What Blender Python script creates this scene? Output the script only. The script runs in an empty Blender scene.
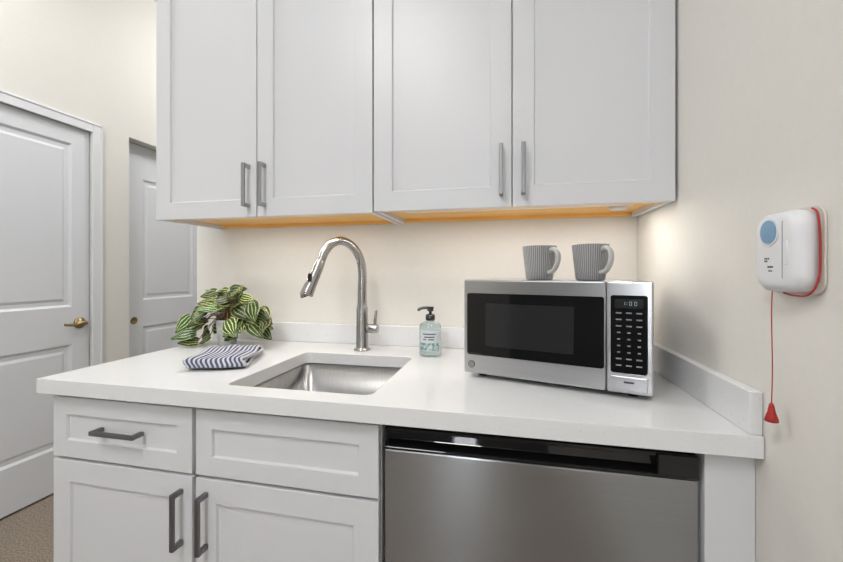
import bpy, bmesh, math, random
from mathutils import Vector, Matrix
random.seed(11)
D=1.41; W=.431; XL=-2.354; CT=.914; CEIL=3.05
scn=bpy.context.scene
scn.view_settings.view_transform='Standard'
scn.view_settings.exposure=0.12

# ---------------------------------------------------------------- materials
def mat(name,col,rough=.5,metal=0,spec=.5,**kw):
    m=bpy.data.materials.new(name); m.use_nodes=True
    b=m.node_tree.nodes['Principled BSDF']
    b.inputs['Base Color'].default_value=(*col,1); b.inputs['Roughness'].default_value=rough
    b.inputs['Metallic'].default_value=metal; b.inputs['Specular IOR Level'].default_value=spec
    for k,v in kw.items(): b.inputs[k.replace('_',' ')].default_value=v
    return m
def nt(m): return m.node_tree.nodes,m.node_tree.links,m.node_tree.nodes['Principled BSDF']
def noisy(m,scale,c1,c2,lo=.3,hi=.7,detail=4,bump=0,coord='Object',stretch=(1,1,1),dist=.002):
    n,l,b=nt(m)
    tc=n.new('ShaderNodeTexCoord'); mp=n.new('ShaderNodeMapping'); mp.inputs['Scale'].default_value=stretch
    t=n.new('ShaderNodeTexNoise'); t.inputs['Scale'].default_value=scale; t.inputs['Detail'].default_value=detail
    r=n.new('ShaderNodeValToRGB'); r.color_ramp.elements[0].position=lo; r.color_ramp.elements[1].position=hi
    r.color_ramp.elements[0].color=(*c1,1); r.color_ramp.elements[1].color=(*c2,1)
    l.new(tc.outputs[coord],mp.inputs[0]); l.new(mp.outputs[0],t.inputs['Vector']); l.new(t.outputs[0],r.inputs[0]); l.new(r.outputs[0],b.inputs['Base Color'])
    if bump:
        bp=n.new('ShaderNodeBump'); bp.inputs['Strength'].default_value=bump; bp.inputs['Distance'].default_value=dist
        l.new(t.outputs[0],bp.inputs['Height']); l.new(bp.outputs[0],b.inputs['Normal'])
    return m
def aniso(m,a=.75,rot=0.0):
    n,l,b=nt(m); t=n.new('ShaderNodeTangent'); t.direction_type='RADIAL'; t.axis='Z'; l.new(t.outputs[0],b.inputs['Tangent'])
    b.inputs['Anisotropic'].default_value=a; b.inputs['Anisotropic Rotation'].default_value=rot; return m
M={}
M['wall']=noisy(mat('wall_paint',(.75,.72,.66),.7,spec=.25),60,(.745,.730,.690),(.76,.745,.705),bump=.05)
M['rear']=mat('rear_wall_reflect_dark',(.14,.15,.16),.7,spec=.25)  # unseen rear wall darkened to deepen steel reflections and cut front bounce
M['ceil']=mat('ceiling_paint',(.85,.85,.84),.8)
M['cab']=mat('cabinet_lacquer',(.70,.71,.738),.35)
M['door']=mat('door_paint',(.74,.76,.80),.4)
M['trim']=mat('trim_paint',(.76,.78,.81),.4)
M['quartz']=noisy(mat('white_quartz',(.8,.8,.8),.14),150,(.69,.70,.715),(.79,.80,.815),.25,.40,detail=6)
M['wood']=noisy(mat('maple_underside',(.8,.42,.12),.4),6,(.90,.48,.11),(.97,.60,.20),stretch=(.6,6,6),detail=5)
M['steel']=aniso(noisy(mat('brushed_steel',(.6,.6,.61),.28,1),8,(.50,.50,.51),(.57,.57,.58),stretch=(.4,30,60),detail=3),.5,.25)
M['fsteel']=aniso(noisy(mat('fridge_steel',(.4,.4,.41),.27,1),8,(.36,.37,.39),(.39,.40,.42),stretch=(.3,30,60),detail=3),.9,.25)
M['sink']=noisy(mat('sink_steel',(.5,.5,.5),.3,1),8,(.38,.38,.38),(.46,.46,.46),stretch=(60,3,3),detail=3)
M['nickel']=mat('brushed_nickel',(.42,.41,.40),.22,1)
M['pull']=mat('pull_nickel',(.36,.36,.37),.3,1)
M['pulld']=mat('pull_graphite',(.22,.22,.235),.35,1)
M['black']=mat('black_plastic',(.012,.012,.014),.3)
M['glassblk']=mat('black_glass',(.006,.006,.007),.04)
M['window']=mat('microwave_window',(.022,.022,.024),.08)
M['dark']=mat('dark_gap',(.01,.01,.01),.8)
M['casing']=mat('microwave_case',(.18,.18,.19),.4,.6)
M['brass']=mat('antique_brass',(.36,.27,.14),.3,1)
M['white']=mat('white_plastic',(.76,.77,.80),.35)
M['beige']=mat('beige_plate',(.66,.61,.55),.5)
M['blue']=mat('blue_label',(.16,.33,.52),.4)
M['red']=mat('red_cord',(.40,.02,.018),.5)
M['grey']=mat('grey_mark',(.26,.27,.29),.5)
M['dgrey']=mat('dark_mark',(.06,.06,.07),.5)
M['led']=mat('display_digit',(.2,.3,.32),.5,Emission_Strength=.22); M['led'].node_tree.nodes['Principled BSDF'].inputs['Emission Color'].default_value=(.5,.75,.85,1)
M['pot']=noisy(mat('grey_ceramic',(.5,.5,.5),.55),30,(.36,.36,.36),(.58,.58,.57))
M['soil']=noisy(mat('soil',(.05,.03,.02),.9),80,(.02,.012,.008),(.08,.05,.03))
M['stem']=mat('plant_stem',(.25,.16,.08),.5)
M['soapglass']=mat('soap_bottle_glass',(.66,.76,.75),.05,Transmission_Weight=.85,IOR=1.3)
M['label']=mat('paper_label',(.66,.72,.73),.6)
M['pump']=mat('pump_metal',(.10,.10,.105),.3,.8)
M['mugin']=mat('mug_glaze',(.54,.54,.53),.3)
M['carpet']=noisy(mat('carpet',(.3,.25,.2),.95,spec=.1),160,(.20,.165,.13),(.46,.39,.32),.35,.65,bump=1,dist=.01)
m=mat('mug_ribbed_grey',(.3,.3,.3),.5); M['mug']=m
n,l,b=nt(m); tc=n.new('ShaderNodeTexCoord'); wv=n.new('ShaderNodeTexWave'); wv.bands_direction='X'; wv.inputs['Scale'].default_value=16; wv.inputs['Distortion'].default_value=.6; wv.inputs['Detail Scale'].default_value=30
l.new(tc.outputs['UV'],wv.inputs['Vector']); r=n.new('ShaderNodeValToRGB'); r.color_ramp.elements[0].color=(.16,.16,.165,1); r.color_ramp.elements[1].color=(.46,.46,.465,1)
l.new(wv.outputs[0],r.inputs[0]); l.new(r.outputs[0],b.inputs['Base Color'])
bp=n.new('ShaderNodeBump'); bp.inputs['Distance'].default_value=.0007; l.new(wv.outputs[0],bp.inputs['Height']); l.new(bp.outputs[0],b.inputs['Normal'])
# leaf
m=mat('variegated_leaf',(.1,.3,.06),.35); M['leaf']=m
n,l,b=nt(m); tc=n.new('ShaderNodeTexCoord'); sp=n.new('ShaderNodeSeparateXYZ'); l.new(tc.outputs['UV'],sp.inputs[0])
ab=n.new('ShaderNodeMath'); ab.operation='ABSOLUTE'; sb=n.new('ShaderNodeMath'); sb.operation='SUBTRACT'; sb.inputs[1].default_value=.5
l.new(sp.outputs[0],sb.inputs[0]); l.new(sb.outputs[0],ab.inputs[0])
nz=n.new('ShaderNodeTexNoise'); nz.inputs['Scale'].default_value=14; l.new(tc.outputs['UV'],nz.inputs['Vector'])
m1=n.new('ShaderNodeMath'); m1.operation='MULTIPLY_ADD'; m1.inputs[1].default_value=.12; l.new(nz.outputs[0],m1.inputs[0]); l.new(ab.outputs[0],m1.inputs[2])
m2=n.new('ShaderNodeMath'); m2.operation='MULTIPLY'; m2.inputs[1].default_value=26; l.new(m1.outputs[0],m2.inputs[0])
sn=n.new('ShaderNodeMath'); sn.operation='SINE'; l.new(m2.outputs[0],sn.inputs[0])
r=n.new('ShaderNodeValToRGB'); r.color_ramp.elements[0].position=.25; r.color_ramp.elements[0].color=(.014,.045,.010,1); r.color_ramp.elements[1].position=.95; r.color_ramp.elements[1].color=(.40,.48,.26,1)
e=r.color_ramp.elements.new(.65); e.color=(.05,.12,.022,1)
at=n.new('ShaderNodeAttribute'); at.attribute_name='tone'; mx=n.new('ShaderNodeMix'); mx.data_type='RGBA'; mx.blend_type='MULTIPLY'; mx.inputs['Factor'].default_value=1
l.new(sn.outputs[0],r.inputs[0]); l.new(r.outputs[0],mx.inputs['A']); l.new(at.outputs['Color'],mx.inputs['B']); l.new(mx.outputs['Result'],b.inputs['Base Color'])
# towel
m=mat('striped_cotton',(.5,.5,.6),.9,spec=.1); M['towel']=m
n,l,b=nt(m); tc=n.new('ShaderNodeTexCoord'); wv=n.new('ShaderNodeTexWave'); wv.bands_direction='X'; wv.inputs['Scale'].default_value=4.0; wv.inputs['Distortion'].default_value=.3; wv.inputs['Detail Scale'].default_value=2
l.new(tc.outputs['UV'],wv.inputs['Vector']); r=n.new('ShaderNodeValToRGB'); r.color_ramp.elements[0].position=.46; r.color_ramp.elements[1].position=.56
r.color_ramp.elements[0].color=(.075,.09,.16,1); r.color_ramp.elements[1].color=(.54,.54,.58,1)
l.new(wv.outputs[0],r.inputs[0]); l.new(r.outputs[0],b.inputs['Base Color'])

# ---------------------------------------------------------------- helpers
COL=scn.collection
def empty(name,loc=(0,0,0),rz=0):
    o=bpy.data.objects.new(name,None); COL.objects.link(o); o.location=loc; o.rotation_euler=(0,0,rz); o.empty_display_size=.05; return o
def mkobj(name,bm,m=None,parent=None,smooth=False,bevel=0,seg=2,loc=None,angle=40):
    me=bpy.data.meshes.new(name); bmesh.ops.recalc_face_normals(bm,faces=bm.faces[:]); bm.to_mesh(me); bm.free()
    o=bpy.data.objects.new(name,me); COL.objects.link(o)
    if m: me.materials.append(M[m] if isinstance(m,str) else m)
    if parent: o.parent=parent
    if loc: o.location=loc
    if smooth:
        for p in me.polygons: p.use_smooth=True
    if bevel:
        md=o.modifiers.new('bevel','BEVEL'); md.width=bevel; md.segments=seg; md.limit_method='ANGLE'; md.angle_limit=math.radians(angle)
    return o
def addbox(bm,x0,x1,y0,y1,z0,z1):
    vs=[bm.verts.new((x,y,z)) for x in (x0,x1) for y in (y0,y1) for z in (z0,z1)]
    for f in [(0,1,3,2),(4,6,7,5),(0,4,5,1),(2,3,7,6),(0,2,6,4),(1,5,7,3)]: bm.faces.new([vs[i] for i in f])
def box(name,x0,x1,y0,y1,z0,z1,m,parent=None,bevel=0,**k):
    bm=bmesh.new(); addbox(bm,x0,x1,y0,y1,z0,z1); return mkobj(name,bm,m,parent,bevel=bevel,**k)
def boxes(name,lst,m,parent=None,bevel=0):
    bm=bmesh.new()
    for b in lst: addbox(bm,*b)
    return mkobj(name,bm,m,parent,bevel=bevel)
def lathe(name,prof,m,parent=None,seg=48,loc=(0,0,0),uv=True,smooth=True,rot=None):
    bm=bmesh.new(); rings=[]
    for r,z in prof:
        rings.append([bm.verts.new((r*math.cos(2*math.pi*i/seg),r*math.sin(2*math.pi*i/seg),z)) for i in range(seg)] if r>1e-6 else [bm.verts.new((0,0,z))])
    uvl=bm.loops.layers.uv.new('UVMap')
    for k in range(len(rings)-1):
        A,B=rings[k],rings[k+1]
        for i in range(seg):
            j=(i+1)%seg
            if len(A)==1 and len(B)==1: continue
            if len(A)==1: f=bm.faces.new([A[0],B[i],B[j]]); us=[(i+.5,k),(i,k+1),(i+1,k+1)]
            elif len(B)==1: f=bm.faces.new([A[i],A[j],B[0]]); us=[(i,k),(i+1,k),(i+.5,k+1)]
            else: f=bm.faces.new([A[i],A[j],B[j],B[i]]); us=[(i,k),(i+1,k),(i+1,k+1),(i,k+1)]
            for lp,(u,v) in zip(f.loops,us): lp[uvl].uv=(u/seg,v/len(rings))
    o=mkobj(name,bm,m,parent,smooth=smooth,loc=loc)
    if rot: o.rotation_euler=rot
    return o
def sweep(bm,pts,rad,seg=12,caps=True,flat=1.0):
    pts=[Vector(p) for p in pts]; n=len(pts)
    if not hasattr(rad,'__len__'): rad=[rad]*n
    T=[(pts[min(i+1,n-1)]-pts[max(i-1,0)]).normalized() for i in range(n)]
    up=Vector((0,0,1)) if abs(T[0].z)<.9 else Vector((1,0,0))
    N=(up-T[0]*up.dot(T[0])).normalized(); rings=[]
    for i in range(n):
        N=(N-T[i]*N.dot(T[i])).normalized(); B=T[i].cross(N)
        rings.append([bm.verts.new(pts[i]+(N*math.cos(2*math.pi*k/seg)+B*math.sin(2*math.pi*k/seg)*flat)*rad[i]) for k in range(seg)])
    for a,b_ in zip(rings,rings[1:]):
        for k in range(seg): bm.faces.new([a[k],a[(k+1)%seg],b_[(k+1)%seg],b_[k]])
    if caps: bm.faces.new(rings[0][::-1]); bm.faces.new(rings[-1])
def smoothpts(pts,per=6):
    P=[Vector(p) for p in pts]; out=[]
    for i in range(len(P)-1):
        p0=P[max(i-1,0)];p1=P[i];p2=P[i+1];p3=P[min(i+2,len(P)-1)]
        for k in range(per):
            t=k/per; out.append(.5*((2*p1)+(p2-p0)*t+(2*p0-5*p1+4*p2-p3)*t*t+(3*p1-p0-3*p2+p3)*t**3))
    out.append(P[-1]); return out
def tube(name,pts,rad,m,parent=None,seg=16,smooth=6,**k):
    bm=bmesh.new(); pp=smoothpts(pts,smooth) if smooth else pts
    if hasattr(rad,'__len__') and smooth:
        rr=[]
        for i in range(len(rad)-1): rr+= [rad[i]+(rad[i+1]-rad[i])*t/smooth for t in range(smooth)]
        rad=rr+[rad[-1]]
    sweep(bm,pp,rad,seg,**k); o=mkobj(name,bm,m,parent)
    for p in o.data.polygons: p.use_smooth=len(p.vertices)==4
    return o
def roundrect(cx,cy,w,h,r,n=6):
    out=[]
    for sx,sy,a0 in((1,1,0),(-1,1,90),(-1,-1,180),(1,-1,270)):
        for i in range(n+1):
            a=math.radians(a0+90*i/n); out.append((cx+sx*(w/2-r)+r*math.cos(a),cy+sy*(h/2-r)+r*math.sin(a)))
    return out
def prism(bm,poly,f0,f1):
    A=[bm.verts.new(f0(*p)) for p in poly]; B=[bm.verts.new(f1(*p)) for p in poly]
    bm.faces.new(A); bm.faces.new(B[::-1])
    for i in range(len(poly)): j=(i+1)%len(poly); bm.faces.new([A[i],B[i],B[j],A[j]])
def panel_slab(name,us,vs,cells,thk,steps,m,parent=None,bevel=.0012):
    """slab in local XZ, front face at y=0 looking -Y; cells -> panels; steps=[(inset,depth)...]"""
    bm=bmesh.new(); V={}
    for i,u in enumerate(us):
        for j,v in enumerate(vs): V[i,j]=bm.verts.new((u,0,v))
    F={}
    for i in range(len(us)-1):
        for j in range(len(vs)-1): F[i,j]=bm.faces.new([V[i,j],V[i+1,j],V[i+1,j+1],V[i,j+1]])
    for c in cells:
        f=F[c]
        for ins,dep in steps:
            if ins>0: bmesh.ops.inset_individual(bm,faces=[f],thickness=ins,use_even_offset=True)
            if dep:
                for v in f.verts: v.co.y+=dep
    per=[V[i,0] for i in range(len(us))]+[V[len(us)-1,j] for j in range(1,len(vs))]+[V[i,len(vs)-1] for i in range(len(us)-2,-1,-1)]+[V[0,j] for j in range(len(vs)-2,0,-1)]
    bk=[bm.verts.new((v.co.x,thk,v.co.z)) for v in per]
    for i in range(len(per)): j=(i+1)%len(per); bm.faces.new([per[i],bk[i],bk[j],per[j]])
    bm.faces.new(bk)
    return mkobj(name,bm,m,parent,bevel=bevel,angle=25)
def shaker(name,x0,x1,z0,z1,yf,parent,st=.057,m='cab'):
    o=panel_slab(name,[x0,x0+st,x1-st,x1],[z0,z0+st,z1-st,z1],[(1,1)],.019,[(.0001,.0),(.003,.007)],m,parent)
    o.location=(0,yf,0); return o
def pull(name,p,length,axis,m,parent,proj=.032):
    bm=bmesh.new(); x,y,z=p; w=.0055; h=length/2
    if axis=='z':
        addbox(bm,x-w,x+w,y-proj,y-proj+.008,z-h,z+h)
        for s in(-1,1): addbox(bm,x-w,x+w,y-proj+.004,y,z+s*(h-.006)-.006,z+s*(h-.006)+.006)
    else:
        addbox(bm,x-h,x+h,y-proj,y-proj+.008,z-w,z+w)
        for s in(-1,1): addbox(bm,x+s*(h-.006)-.006,x+s*(h-.006)+.006,y-proj+.004,y,z-w,z+w)
    return mkobj(name,bm,m,parent,bevel=.0015)

# ---------------------------------------------------------------- room
YB=-2.8; YF=4.2
box('floor',XL-.25,W+.12,YB-.12,YF+.12,-.1,0,'carpet')
box('ceiling',XL-.25,W+.12,YB-.12,YF+.12,CEIL,CEIL+.1,'ceil')
box('wall_right',W,W+.12,YB,YF,0,CEIL,'wall')
box('wall_back',-1.317,W-.0005,D,D+.12,0,CEIL,'wall')
box('wall_hall_end',XL-.12,W,YF,YF+.12,0,CEIL,'wall')
DY0,DY1,DT=.925,1.748,2.008
CY0,CY1,CTp=1.972,3.3,2.057
boxes('wall_left',[(XL-.12,XL,YB,DY0,0,CEIL),(XL-.12,XL,DY0,DY1,DT,CEIL),(XL-.12,XL,DY1,CY0,0,CEIL),(XL-.12,XL,CY0,CY1,CTp,CEIL),(XL-.12,XL,CY1,YF,0,CEIL),
  (XL-.20,XL-.16,DY0-.1,CY1+.1,0,2.2)],'wall')
WX0,WX1=-.60,-.30
boxes('wall_rear',[(XL-.12,WX0,YB-.12,YB,0,CEIL),(WX1,W+.12,YB-.12,YB,0,CEIL),(WX0,WX1,YB-.12,YB,0,.35),(WX0,WX1,YB-.12,YB,2.25,CEIL)],'rear')
wn=empty('streak_window',((WX0+WX1)/2,YB-.06,1.30)); hw=(WX1-WX0)/2  # unseen window, narrowed and placed for the bright streak in the fridge
boxes('frame',[(-hw,hw,-.03,.03,-.95,-.90),(-hw,hw,-.03,.03,.90,.95),(-hw,-hw+.03,-.03,.03,-.9,.9),(hw-.03,hw,-.03,.03,-.9,.9)],'trim',wn,bevel=.003)
gm=mat('window_pane',(1,1,1),.02,Transmission_Weight=1.0,IOR=1.02)
box('glass',-hw+.03,hw-.03,-.004,.004,-.9,.9,gm,wn)

cw=.050
tr=[(XL,XL+.014,DY1-.004,DY1+cw,0,DT+cw),(XL,XL+.014,DY0-cw,DY0+.004,0,DT+cw),(XL,XL+.014,DY0+.004,DY1-.004,DT-.004,DT+cw)]
tr2=[(XL+.0,XL+.018,DY1+cw-.01,DY1+cw+.002,0,DT+cw+.002),(XL,XL+.018,DY0-cw-.002,DY1+cw+.002,DT+cw-.01,DT+cw+.002)]
boxes('trim_1',tr+tr2,'trim',bevel=.003)
boxes('baseboard_left',[(XL,XL+.012,DY1+cw+.003,CY0,0,.1),(XL,XL+.012,YB,DY0-cw-.003,0,.1)],'trim',bevel=.003)
box('baseboard_back',-1.317,-1.215,D-.012,D,0,.1,'trim',bevel=.003)
d1=empty('door_1',(XL-.012,0,0),math.pi/2)
o=panel_slab('leaf',[DY0+.004,DY0+.105,DY1-.095,DY1-.006],[.012,.24,.79,1.0,1.91,DT-.004],[(1,1),(1,3)],.036,[(.0001,0),(.012,.010),(.02,0),(.014,-.006)],'door',d1)
lv=empty('lever_handle',(1.69,0,.905)); lv.parent=d1
lathe('rosette',[(0,-.0),(.031,0),(.031,-.006),(.026,-.012),(.012,-.014),(.011,-.05),(0,-.05)],'brass',lv,rot=(-math.pi/2,0,0),loc=(0,0,0))
tube('lever',[(0.004,-.046,0),(-.02,-.050,.002),(-.06,-.052,-.002),(-.105,-.048,.004)],[.010,.009,.008,.0075],'brass',lv)
d2=empty('door_2',(XL-.085,0,0),math.pi/2)
panel_slab('leaf',[CY0+.005,CY0+.17,CY0+.60,CY0+.70],[.012,.22,.82,1.0,1.83,CTp-.004],[(1,1),(1,3)],.03,[(.0001,0),(.012,.009),(.018,0),(.012,-.005)],'door',d2)
box('leaf_behind',CY0+.70,CY1-.002,.032,.034,.012,CTp-.03,'door',d2)
lathe('finger_pull',[(0,0),(.024,0),(.024,.004),(.019,.005),(.017,.001),(0,.0005)],'brass',d2,loc=(CY0+.105,0,.868),rot=(math.pi/2,0,0))

# ---------------------------------------------------------------- counter
def evalmesh(o):
    dg=bpy.context.evaluated_depsgraph_get(); return bpy.data.meshes.new_from_object(o.evaluated_get(dg))
SX0,SX1,SY0,SY1=-.685,-.300,.823,1.219
XC0=-1.21
ct=box('countertop',XC0,W-.001,.76,D-.001,.876,CT,'quartz')
bm=bmesh.new(); prism(bm,roundrect((SX0+SX1)/2,(SY0+SY1)/2,SX1-SX0,SY1-SY0,.022,8),lambda x,y:(x,y,.8),lambda x,y:(x,y,1.0))
cut=mkobj('cut',bm)
md=ct.modifiers.new('b','BOOLEAN'); md.object=cut; md.operation='DIFFERENCE'; md.solver='EXACT'
bpy.context.view_layer.update()
nm=evalmesh(ct); ct.modifiers.clear(); ct.data=nm; bpy.data.objects.remove(cut)
if not nm.materials: nm.materials.append(M['quartz'])
md=ct.modifiers.new('bevel','BEVEL'); md.width=.002; md.segments=2; md.limit_method='ANGLE'; md.angle_limit=math.radians(60)
bs=boxes('backsplash',[(XC0+.0,W-.022,D-.02,D-.001,CT+.0005,.989),(W-.021,W-.001,.765,D-.001,CT+.0005,.989)],'quartz',bevel=.0015)
sk=empty('undermount_sink',((SX0+SX1)/2,(SY0+SY1)/2,0))
bm=bmesh.new(); w,h_=SX1-SX0+.006,SY1-SY0+.006
levels=[(w+.03,h_+.03,.03,.8745),(w,h_,.026,.8745),(w-.004,h_-.004,.026,.70),(w-.012,h_-.012,.03,.685),(w-.04,h_-.04,.03,.677),(.1,.1,.049,.672),(.085,.085,.042,.672)]
rings=[[bm.verts.new((x,y,z)) for x,y in roundrect(0,0,a,b_,r,8)] for a,b_,r,z in levels]
for A,B in zip(rings,rings[1:]):
    for i in range(len(A)): j=(i+1)%len(A); bm.faces.new([A[i],A[j],B[j],B[i]])
bm.faces.new(rings[-1])
o=mkobj('basin',bm,'sink',sk,smooth=True)
o.modifiers.new('s','SOLIDIFY').thickness=.0012
lathe('drain',[(0,.674),(.028,.674),(.032,.678),(.042,.679),(.044,.676)],'nickel',sk)

# ---------------------------------------------------------------- base cabinet
bc=empty('base_cabinet')
bx0,bx1=-1.190,-.268; fy=.804
boxes('carcass',[(bx0,bx0+.018,fy,D-.002,.10,.875),(bx1-.018,bx1,fy,D-.002,.10,.875),(bx0+.018,bx1-.018,fy,D-.002,.10,.118),(bx0+.018,bx1-.018,D-.01,D-.002,.118,.875),
  (bx0+.018,bx1-.018,fy,fy+.012,.86,.875),(bx0+.018,bx1-.018,fy,fy+.012,.68,.72),(-.76,-.725,fy,fy+.012,.118,.86),(bx0+.02,bx1-.02,fy+.05,fy+.065,0,.10)],'cab',bc,bevel=.001)
ym=.785
shaker('drawer_front_a',-1.188,-.7475,.703,.862,ym,bc,st=.045)
shaker('drawer_front_b',-.7365,-.270,.703,.862,ym,bc,st=.045)
shaker('door_a',-1.188,-.7475,.115,.695,ym,bc)
shaker('door_b',-.7365,-.270,.115,.695,ym,bc)
pull('drawer_pull',(-.958,ym,.788),.137,'x','pulld',bc)
pull('door_pull_a',(-.777,ym,.596),.137,'z','pulld',bc)
pull('door_pull_b',(-.706,ym,.596),.137,'z','pulld',bc)
fp=boxes('filler_panel',[(.351,W-.001,.785,.803,.0,.875),(.351,.369,.803,D-.002,0,.875)],'cab',bevel=.001)

# ---------------------------------------------------------------- fridge
fr=empty('mini_fridge')
fx0,fx1=-.258,.345
box('cabinet',fx0+.004,fx1-.004,.845,D-.03,.02,.850,'black',fr,bevel=.004)
box('door_panel',fx0,fx1,.790,.838,.05,.812,'fsteel',fr,bevel=.004)
bm=bmesh.new()
prof=[(.790,.812),(.786,.818),(.806,.829),(.812,.846),(.794,.850),(.794,.857),(.842,.857),(.842,.812)]
prism(bm,prof,lambda y,z:(fx0,y,z),lambda y,z:(fx1,y,z)); mkobj('handle_cap',bm,'glassblk',fr,bevel=.0015)
boxes('handle_end_caps',[(fx1-.07,fx1,.788,.812,.8135,.856)],'glassblk',fr,bevel=.003)
boxes('feet',[(fx0+.03,fx0+.07,.87,.91,0,.021),(fx1-.07,fx1-.03,.87,.91,0,.021),(fx0+.03,fx0+.07,D-.1,D-.06,0,.021),(fx1-.07,fx1-.03,D-.1,D-.06,0,.021)],'black',fr)

# ---------------------------------------------------------------- upper cabinets
UZ1=2.30
def upper(x0,x1,zb):
    u=empty('upper_cabinet'); mid=(x0+x1)/2; yf=1.094; yb=D-.001; f=yf+.0205
    boxes('carcass',[(x0,x0+.016,f,yb,zb+.001,UZ1),(x1-.016,x1,f,yb,zb+.001,UZ1),(x0+.016,x1-.016,f,f+.018,zb+.024,UZ1),(x0+.016,x1-.016,yb-.016,yb,zb+.03,UZ1),(x0+.016,x1-.016,f,yb,UZ1-.016,UZ1)],'cab',u,bevel=.001)
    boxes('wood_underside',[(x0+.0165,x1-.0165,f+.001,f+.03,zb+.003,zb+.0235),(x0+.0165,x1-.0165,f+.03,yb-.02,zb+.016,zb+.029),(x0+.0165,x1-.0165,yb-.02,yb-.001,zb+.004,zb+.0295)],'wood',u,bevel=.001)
    shaker('door_a',x0+.001,mid-.0015,zb,UZ1,yf,u); shaker('door_b',mid+.0015,x1-.001,zb,UZ1,yf,u)
    pull('pull_a',(mid-.030,yf,zb+.1),.14,'z','pull',u); pull('pull_b',(mid+.030,yf,zb+.1),.14,'z','pull',u)
    return u
upper(-1.190,-.3945,1.375)
upper(-.3925,.4245,1.378)

# ---------------------------------------------------------------- faucet
fa=empty('kitchen_faucet',(-.506,1.292,CT+.0005))
lathe('base',[(0,0),(.030,0),(.030,.004),(.0235,.008),(.022,.012),(.021,.10),(.0205,.15),(.0185,.155),(.0165,.17)],'nickel',fa)
ph=math.radians(40); dx,dy=-math.sin(ph),-math.cos(ph)
P=[(0,.16),(0,.22),(-.001,.275),(.008,.325),(.036,.368),(.078,.388),(.115,.378),(.142,.348),(.158,.312)]
tube('gooseneck',[(s*dx,s*dy,z) for s,z in P],[.0165,.016,.0155,.015,.015,.015,.015,.015,.015],'nickel',fa,seg=24,smooth=8)
H=[(.156,.318),(.161,.306),(.173,.278),(.191,.238),(.204,.208),(.2055,.204)]
tube('spray_head',[(s*dx,s*dy,z) for s,z in H],[.0145,.017,.018,.0195,.0215,.019],'nickel',fa,seg=24,smooth=4)
s,z=.1825,.262; box('spray_button',s*dx-.006,s*dx+.006,s*dy-.026,s*dy-.014,z-.014,z+.014,'black',fa,bevel=.003)
tube('handle_hub',[(.015,0,.078),(.03,0,.078),(.055,0,.078),(.060,0,.078)],[.015,.0165,.0165,.0145],'nickel',fa,seg=24,smooth=0)
tube('handle_lever',[(.048,0,.085),(.050,0,.11),(.053,0,.145)],[.006,.0055,.0045],'nickel',fa,seg=12)

# ---------------------------------------------------------------- soap bottle
so=empty('soap_dispenser',(-.250,1.262,CT+.0005))
lathe('bottle',[(0,0),(.034,0),(.037,.003),(.037,.096),(.034,.105),(.022,.112),(.014,.115),(.014,.122),(0,.122)],'soapglass',so)
lathe('collar',[(0,.120),(.016,.120),(.016,.135),(.012,.138),(.005,.139),(.005,.150),(0,.150)],'pump',so)
bm=bmesh.new(); sweep(bm,[(0,0,.148),(0,0,.163)],[.010,.012],16); sweep(bm,smoothpts([(.006,0,.158),(-.015,-.006,.160),(-.034,-.014,.156),(-.037,-.015,.150)],4),.005,10)
mkobj('pump_head',bm,'pump',so)
def wrap(name,r,a0,a1,z0,z1,m,par):
    bm=bmesh.new(); n=14; A=[]
    for i in range(n+1):
        a=math.radians(a0+(a1-a0)*i/n); A.append([bm.verts.new((r*math.cos(a),r*math.sin(a),z)) for z in (z0,z1)])
    for p,q in zip(A,A[1:]): bm.faces.new([p[0],q[0],q[1],p[1]])
    o=mkobj(name,bm,m,par,smooth=True); return o
wrap('label',.0373,-140,-25,.020,.088,'label',so)
lm=noisy(mat('label_botanical',(.3,.5,.45),.6),90,(.10,.25,.27),(.60,.68,.67),.4,.6)
wrap('label_print',.0375,-138,-27,.022,.046,lm,so)
for k,(a,b_,z) in enumerate([(-120,-50,.074),(-112,-58,.064),(-118,-100,.056),(-90,-60,.056)]): wrap('label_text_%d'%k,.0376,a,b_,z,z+.0035,'dgrey',so)

# ---------------------------------------------------------------- microwave
mw=empty('microwave_oven',(-.111,1.026,CT+.0005),-math.radians(16.2))
w,hh,dp=.437,.248,.30; zb=.012; t=.345
box('case',.002,w-.002,.022,dp,zb,zb+hh-.001,'casing',mw,bevel=.006,seg=3)
box('case_top_sheet',.004,w-.004,.021,dp-.002,zb+hh-.004,zb+hh,'steel',mw,bevel=.002)
box('door_steel',0,t-.001,0,.024,zb,zb+hh,'steel',mw,bevel=.004,seg=3)
box('control_steel',t+.001,w,0,.024,zb,zb+hh,'steel',mw,bevel=.004,seg=3)
bm=bmesh.new(); prism(bm,roundrect(t/2+.003,zb+.131,t-.014,.163,.006),lambda x,z:(x,-.0015,z),lambda x,z:(x,.003,z)); mkobj('door_glass',bm,'glassblk',mw)
bm=bmesh.new(); prism(bm,roundrect(t/2-.004,zb+.131,.215,.112,.004),lambda x,z:(x,-.0020,z),lambda x,z:(x,.0,z)); mkobj('viewing_window',bm,'window',mw)
bm=bmesh.new(); prism(bm,roundrect((t+w)/2-.001,zb+.131,.072,.172,.005),lambda x,z:(x,-.0015,z),lambda x,z:(x,.003,z)); mkobj('control_glass',bm,'glassblk',mw)
kb=[]; cx=(t+w)/2-.001
for r in range(9):
    for c in range(3):
        z=zb+.178-r*.0145; x=cx+(c-1)*.020
        wv_=.003 if 3<=r<=6 else .0055
        kb.append((x-wv_,x+wv_,-.0021,-.001,z-.0014,z+.0014))
boxes('keypad_marks',kb,'grey',mw)
bm=bmesh.new(); prism(bm,roundrect(cx,zb+.199,.056,.020,.003),lambda x,z:(x,-.0022,z),lambda x,z:(x,.0,z)); mkobj('display',bm,'window',mw)
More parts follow.
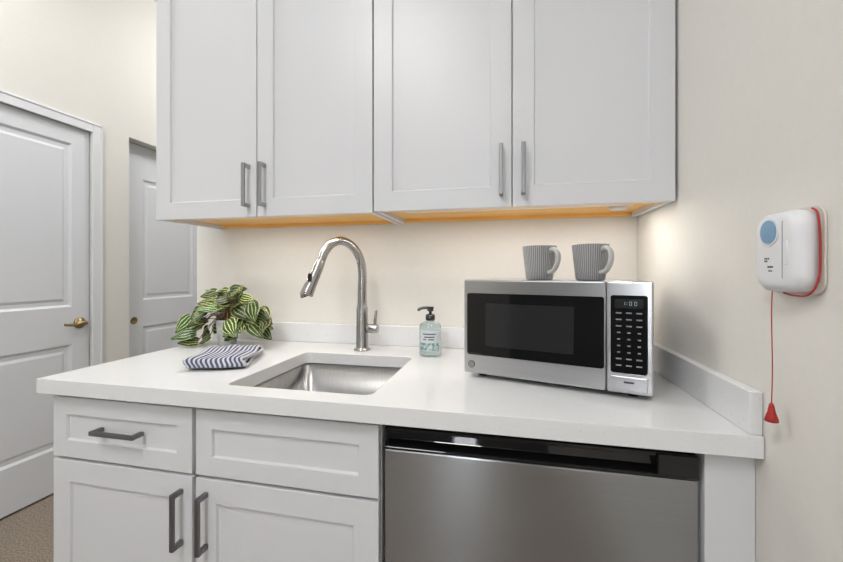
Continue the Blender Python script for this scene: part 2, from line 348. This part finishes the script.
def seg7(x,z,ch,s=.0038):
    S={'a':(0,1,1),'b':(1,.5,0),'c':(1,-.5,0),'d':(0,-1,1),'e':(-1,-.5,0),'f':(-1,.5,0),'g':(0,0,1)}
    D_={'0':'abcdef','1':'bc','3':'abgcd'}[ch]; out=[]
    for k in D_:
        px,pz,hz=S[k]; X=x+px*s*.55; Z=z+pz*s
        out.append((X-s*.5,X+s*.5,-.0028,-.002,Z-.0004,Z+.0004) if hz else (X-.0004,X+.0004,-.0028,-.002,Z-s*.45,Z+s*.45))
    return out
ds=seg7(cx-.010,zb+.199,'1')+seg7(cx+.003,zb+.199,'0')+seg7(cx+.013,zb+.199,'0')+[(cx-.0045,cx-.0035,-.0028,-.002,zb+.200,zb+.2012),(cx-.0045,cx-.0035,-.0028,-.002,zb+.1965,zb+.1977)]
boxes('display_digits',ds,'led',mw)
boxes('open_button',[(cx-.036,cx+.036,-.0025,.002,zb+.006,zb+.038)],'steel',mw,bevel=.002)
boxes('open_label',[(cx-.010,cx+.010,-.0031,-.002,zb+.0235,zb+.0275)],'dgrey',mw)
def disc(name,x,y,z,r,th,m,par):
    bm=bmesh.new(); poly=[(x+r*math.cos(a*math.pi/16),z+r*math.sin(a*math.pi/16)) for a in range(32)]
    prism(bm,poly,lambda u,v:(u,y-th,v),lambda u,v:(u,y,v)); return mkobj(name,bm,m,par)
disc('badge_ring',.022,0,zb+.024,.0095,.0015,'dgrey',mw); disc('badge_face',.022,-.0015,zb+.024,.0078,.0006,'grey',mw)
boxes('vent_slots',[(w-.0025,w-.0015,.08+i*.014,.088+i*.014,zb+.15,zb+.20) for i in range(8)],'dark',mw)
bm=bmesh.new()
for x in(.04,w-.04):
    for y in(.04,dp-.04): sweep(bm,[(x,y,0),(x,y,.0125)],[.011,.013],16)
mkobj('feet',bm,'black',mw)
MT=CT+.0005+zb+hh+.0005

# ---------------------------------------------------------------- mugs
def mug(loc,rz):
    e=empty('coffee_mug',loc,rz)
    lathe('cup_outer',[(0,0),(.031,0),(.034,.002),(.0375,.030),(.041,.060),(.0435,.086),(.0435,.088)],'mug',e,seg=64)
    lathe('cup_inner',[(.0435,.088),(.0425,.0892),(.0408,.088),(.0395,.075),(.0345,.03),(.030,.008),(0,.006)],'mugin',e,seg=64)
    tube('handle',[(.0385,0,.074),(.050,0,.078),(.063,0,.070),(.066,0,.054),(.060,0,.036),(.048,0,.022),(.0355,0,.020)],[.0055,.0055,.005,.005,.005,.0055,.006],'mugin',e,seg=12,flat=1.5)
mug((.086,1.055,MT),math.radians(-52)); mug((.206,1.025,MT),math.radians(-58))

# ---------------------------------------------------------------- towel
tw=empty('folded_towel',(-.892,.915,CT+.0005),math.radians(21))
path=[]; L=.195; zs=[.0055,.0165,.0275]; 
def arc(v,z,s):
    return [(v+s*.0055*math.sin(a*math.pi/6),z+.0055-.0055*math.cos(a*math.pi/6)) for a in range(1,6)]
N=16
path+=[(L*(1-i/N),zs[0]) for i in range(N+1)]+arc(0,zs[0],-1)+[(L*.97*(i/N),zs[1]) for i in range(N+1)]+arc(L*.97,zs[1],1)+[(L*.97*(1-i/N),zs[2]) for i in range(N+1)]
path+= [(-.007,.026),(-.012,.020),(-.0135,.013),(-.0135,.006)]
bm=bmesh.new(); uvl=bm.loops.layers.uv.new('UVMap'); NX=28; g=[]
for i in range(NX+1):
    x=.160*i/NX; row=[]
    for k,(v,z) in enumerate(path):
        wob=.0035*math.sin(x*55+v*22)*(z/.03)+.002*math.sin(x*120-v*40)*(z/.03)
        row.append(bm.verts.new((x+.006*math.sin(v*30+z*200),v+.004*math.sin(x*40+z*120),z+max(0,wob))))
    g.append(row)
for i in range(NX):
    for k in range(len(path)-1):
        f=bm.faces.new([g[i][k],g[i+1][k],g[i+1][k+1],g[i][k+1]])
        for lp,(a,b_) in zip(f.loops,[(i,k),(i+1,k),(i+1,k+1),(i,k+1)]): lp[uvl].uv=(a/NX,b_/len(path))
o=mkobj('cloth',bm,'towel',tw,smooth=True); md=o.modifiers.new('s','SOLIDIFY'); md.thickness=.0075; md.offset=0; o.modifiers.new('ss','SUBSURF').levels=1
o.location.z=.001

# ---------------------------------------------------------------- plant
pc=Vector((-1.03,1.25,CT+.0005))
pl=empty('potted_plant',pc)
lathe('pot',[(0,0),(.029,0),(.031,.003),(.041,.096),(.043,.100),(.041,.102),(.038,.100),(.036,.088),(0,.088)],'pot',pl)
lathe('soil',[(0,.0885),(.0355,.0885),(.033,.091),(0,.094)],'soil',pl)
bmL=bmesh.new(); uvl=bmL.loops.layers.uv.new('UVMap'); cl=bmL.loops.layers.float_color.new('tone'); bmS=bmesh.new()
def leaf(base,direc,up,ln,wd,curl):
    t=direc.normalized(); s=t.cross(up).normalized(); nrm=s.cross(t).normalized()
    k_=random.choice([.6,.9,1.1,1.5,2.0]); tone=(k_*random.uniform(.9,1.35),k_,k_*random.uniform(.7,1.0),1)
    nv,nu=12,8; G=[]
    for j in range(nv+1):
        v=j/nv; wv=wd*(math.sin(math.pi*min(1,(v*.93+.07))**.72))**.8*(1-.1*v)
        c=base+t*(ln*v)-nrm*(curl*ln*v*v); row=[]
        for i in range(nu+1):
            u=i/nu*2-1
            p=c+s*(u*wv)+nrm*(-.30*wd*u*u*(.5+.5*v)+.18*wd*abs(u)+.05*wd*math.sin(v*14+u*3))
            p=p-t*(.10*ln*abs(u)*(1-v))
            wp=p+pc
            if wp.z<CT+.006: p.z=CT+.006-pc.z+random.random()*.002
            if wp.y>D-.03: p.y=D-.03-pc.y
            if wp.x>-1.0 and wp.y<1.12: p.y=1.12-pc.y
            row.append(bmL.verts.new(p))
        G.append(row)
    for j in range(nv):
        for i in range(nu):
            f=bmL.faces.new([G[j][i],G[j][i+1],G[j+1][i+1],G[j+1][i]]); f.smooth=True
            for lp,(a,b_) in zip(f.loops,[(i,j),(i+1,j),(i+1,j+1),(i,j+1)]): lp[uvl].uv=(a/nu,b_/nv); lp[cl]=tone
Z=Vector((0,0,1))
tips=[]
for k in range(78):
    a=random.uniform(0,2*math.pi); rr=random.uniform(.02,1)**.6
    x=math.cos(a)*rr*.19; y=math.sin(a)*rr*.085
    z=.200-.10*rr**2+random.uniform(-.06,.02)
    if x<-.12: z-=random.uniform(.0,.05)
    if x<-.075 and random.random()<.5: z=random.uniform(.015,.10)
    if x>.05: z=max(z,.085)-random.uniform(0,.03)
    if -.075<x<.05 and y<.03: z=max(z,.155)
    tips.append((x,y,max(z,.02)))
for x,y,z in tips:
    p=Vector((x,y,z)); o0=Vector((x*.1,y*.1,.093))
    out=Vector((x,y,0)); 
    if out.length<.01: out=Vector((.01,-.01,0))
    front=-.075<x<.05 and y<.03
    out.normalize(); out=(out+Vector((random.uniform(-.8,.8),random.uniform(-.5,.1),random.uniform(-.3,.4) if front else random.uniform(-.9,.25)))).normalized()
    b0=p-out*.022
    midp=(o0+b0)*.5+Vector((0,0,.03))
    sweep(bmS,smoothpts([o0,midp,b0],5),.0016,6)
    ln=random.uniform(.052,.084); up=(Z+Vector((random.uniform(-.6,.6),random.uniform(-2.2,-.5),0))).normalized()
    leaf(b0,out,up,ln,ln*random.uniform(.34,.43),random.uniform(.05,.35))
ol=mkobj('leaves',bmL,'leaf',pl)
os_=mkobj('stems',bmS,'stem',pl,smooth=True)

# ---------------------------------------------------------------- emergency pull alarm on right wall
al=empty('emergency_pull_alarm',(W-.0005,.686,1.226))
bm=bmesh.new(); prism(bm,roundrect(.003,0,.116,.128,.02,8),lambda y,z:(0,y,z),lambda y,z:(-.003,y,z)); mkobj('wall_plate',bm,'beige',al,bevel=.001)
bm=bmesh.new(); 
lv_=[(0,.094,.118,.022),(-.014,.098,.122,.026),(-.022,.095,.119,.027),(-.027,.087,.111,.026),(-.0295,.076,.100,.022),(-.030,.065,.088,.018)]
R=[[bm.verts.new((x-.003,y,z)) for y,z in roundrect(0,0,a,b_,r,8)] for x,a,b_,r in lv_]
for A,B in zip(R,R[1:]):
    for i in range(len(A)): j=(i+1)%len(A); bm.faces.new([A[i],A[j],B[j],B[i]])
bm.faces.new(R[0]); bm.faces.new(R[-1]); mkobj('housing',bm,'white',al,smooth=True)
def pdisc(name,y,z,r,x0,x1,m,sy=1):
    bm=bmesh.new(); prism(bm,[(y+sy*r*math.cos(a*math.pi/20),z+r*math.sin(a*math.pi/20)) for a in range(40)],lambda u,v:(x0,u,v),lambda u,v:(x1,u,v)); return mkobj(name,bm,m,al)
pdisc('blue_button_rim',.006,.031,.0215,-.031,-.0345,'white'); pdisc('blue_button',.006,.031,.0180,-.034,-.0355,'blue')
for i in range(5):
    pdisc('speaker_hole_%d'%i,.016-.004*(i%3),-.010-.004*(i//3),.0014,-.032,-.0335,'dgrey')
boxes('seam',[(-.0335,-.032,-.0225,-.0217,-.040,.045)],'grey',al)
boxes('logo_marks',[(-.0335,-.032,-.002,.010,-.024,-.0215),(-.0335,-.032,.0,.008,-.030,-.028)],'dgrey',al)
boxes('side_key',[(-.0345,-.032,-.033,-.026,-.02,.015)],'white',al,bevel=.001)
tube('cord_loop',[(-.008,-.040,.060),(-.008,-.050,.050),(-.007,-.0525,.015),(-.007,-.0525,-.02),(-.009,-.051,-.045),(-.014,-.042,-.063),(-.018,-.02,-.065),(-.018,.0,-.062)],.0014,'red',al,seg=8)
tube('pull_cord',[(-.020,.022,-.058),(-.021,.022,-.10),(-.0205,.021,-.18),(-.021,.022,-.240)],.0008,'red',al,seg=8)
lathe('pull_bell',[(0,.028),(.0022,.028),(.0035,.024),(.005,.015),(.0080,.005),(.0090,.0),(.008,-.001),(.004,.004),(0,.004)],'red',al,loc=(-.021,.022,-.266))

# ---------------------------------------------------------------- lights
def ceiling_fill(x,y,e,sz=.5,point=False):  # unseen fixtures added to light the room evenly, hall one for the upper wall
    c=empty('ceiling_fill',(x,y,CEIL))
    em=mat('diffuser',(1,1,1),.5,Emission_Strength=2.0); em.node_tree.nodes['Principled BSDF'].inputs['Emission Color'].default_value=(1,.98,.95,1)
    lathe('housing',[(0,-.001),(sz/2+.02,-.001),(sz/2+.02,-.05),(sz/2,-.055),(sz/2,-.05)],'trim',c)
    lathe('diffuser',[(0,-.052),(sz/2,-.05)],em,c)
    L=bpy.data.lights.new('lamp','POINT' if point else 'AREA')
    if point: L.shadow_soft_size=.12
    else: L.shape='DISK'; L.size=sz
    L.energy=e; L.color=(1,.99,.975)
    o=bpy.data.objects.new('lamp',L); COL.objects.link(o); o.parent=c; o.location=(0,0,-.25 if point else -.06)
ceiling_fill(-.8,-.7,25,.8); ceiling_fill(-1.75,.9,11,.4); ceiling_fill(-.5,-2.0,16,.5); ceiling_fill(-1.5,2.6,24,.35,True)
L=bpy.data.lights.new('daylight_fill','AREA'); L.shape='RECTANGLE'; L.size=.28; L.size_y=1.8; L.energy=16; L.color=(.93,.96,1)  # added lamp standing in for daylight through the unseen window
o=bpy.data.objects.new('streak_window_fill',L); COL.objects.link(o); o.location=((WX0+WX1)/2,YB-.2,1.30); o.rotation_euler=(math.pi/2,0,0)
for x,e in ((.02,1.4),(-.79,1.25)):  # unseen strips added behind the front rail to even out the wall
    u=empty('under_cabinet_fill',(x,1.170,1.3905))
    box('bar',-.33,.33,-.010,.010,-.008,0,'white',u,bevel=.002)
    L=bpy.data.lights.new('lamp','AREA'); L.shape='RECTANGLE'; L.size=.64; L.size_y=.014; L.energy=e; L.color=(1,.97,.93)
    q=bpy.data.objects.new('lamp',L); COL.objects.link(q); q.parent=u; q.location=(0,0,-.0095)
u=empty('puck_light',(.330,1.25,1.3915))
lathe('puck',[(0,0),(.025,0),(.025,-.008),(0,-.008)],'white',u)
L=bpy.data.lights.new('lamp','AREA'); L.shape='DISK'; L.size=.045; L.energy=.16; L.color=(1,.97,.92)
q=bpy.data.objects.new('lamp',L); COL.objects.link(q); q.parent=u; q.location=(0,0,-.0095)
wd_=bpy.data.worlds.new('World'); scn.world=wd_; wd_.use_nodes=True
wd_.node_tree.nodes['Background'].inputs[0].default_value=(.85,.92,1,1); wd_.node_tree.nodes['Background'].inputs[1].default_value=1.0

# ---------------------------------------------------------------- camera
cd=bpy.data.cameras.new('camera'); cam=bpy.data.objects.new('camera',cd); COL.objects.link(cam); scn.camera=cam
cam.location=(0,0,1.196); cam.rotation_euler=(math.pi/2,0,.2187); cd.sensor_width=36; cd.lens=381/843*36; cd.shift_y=-9.4/843; cd.clip_start=.02
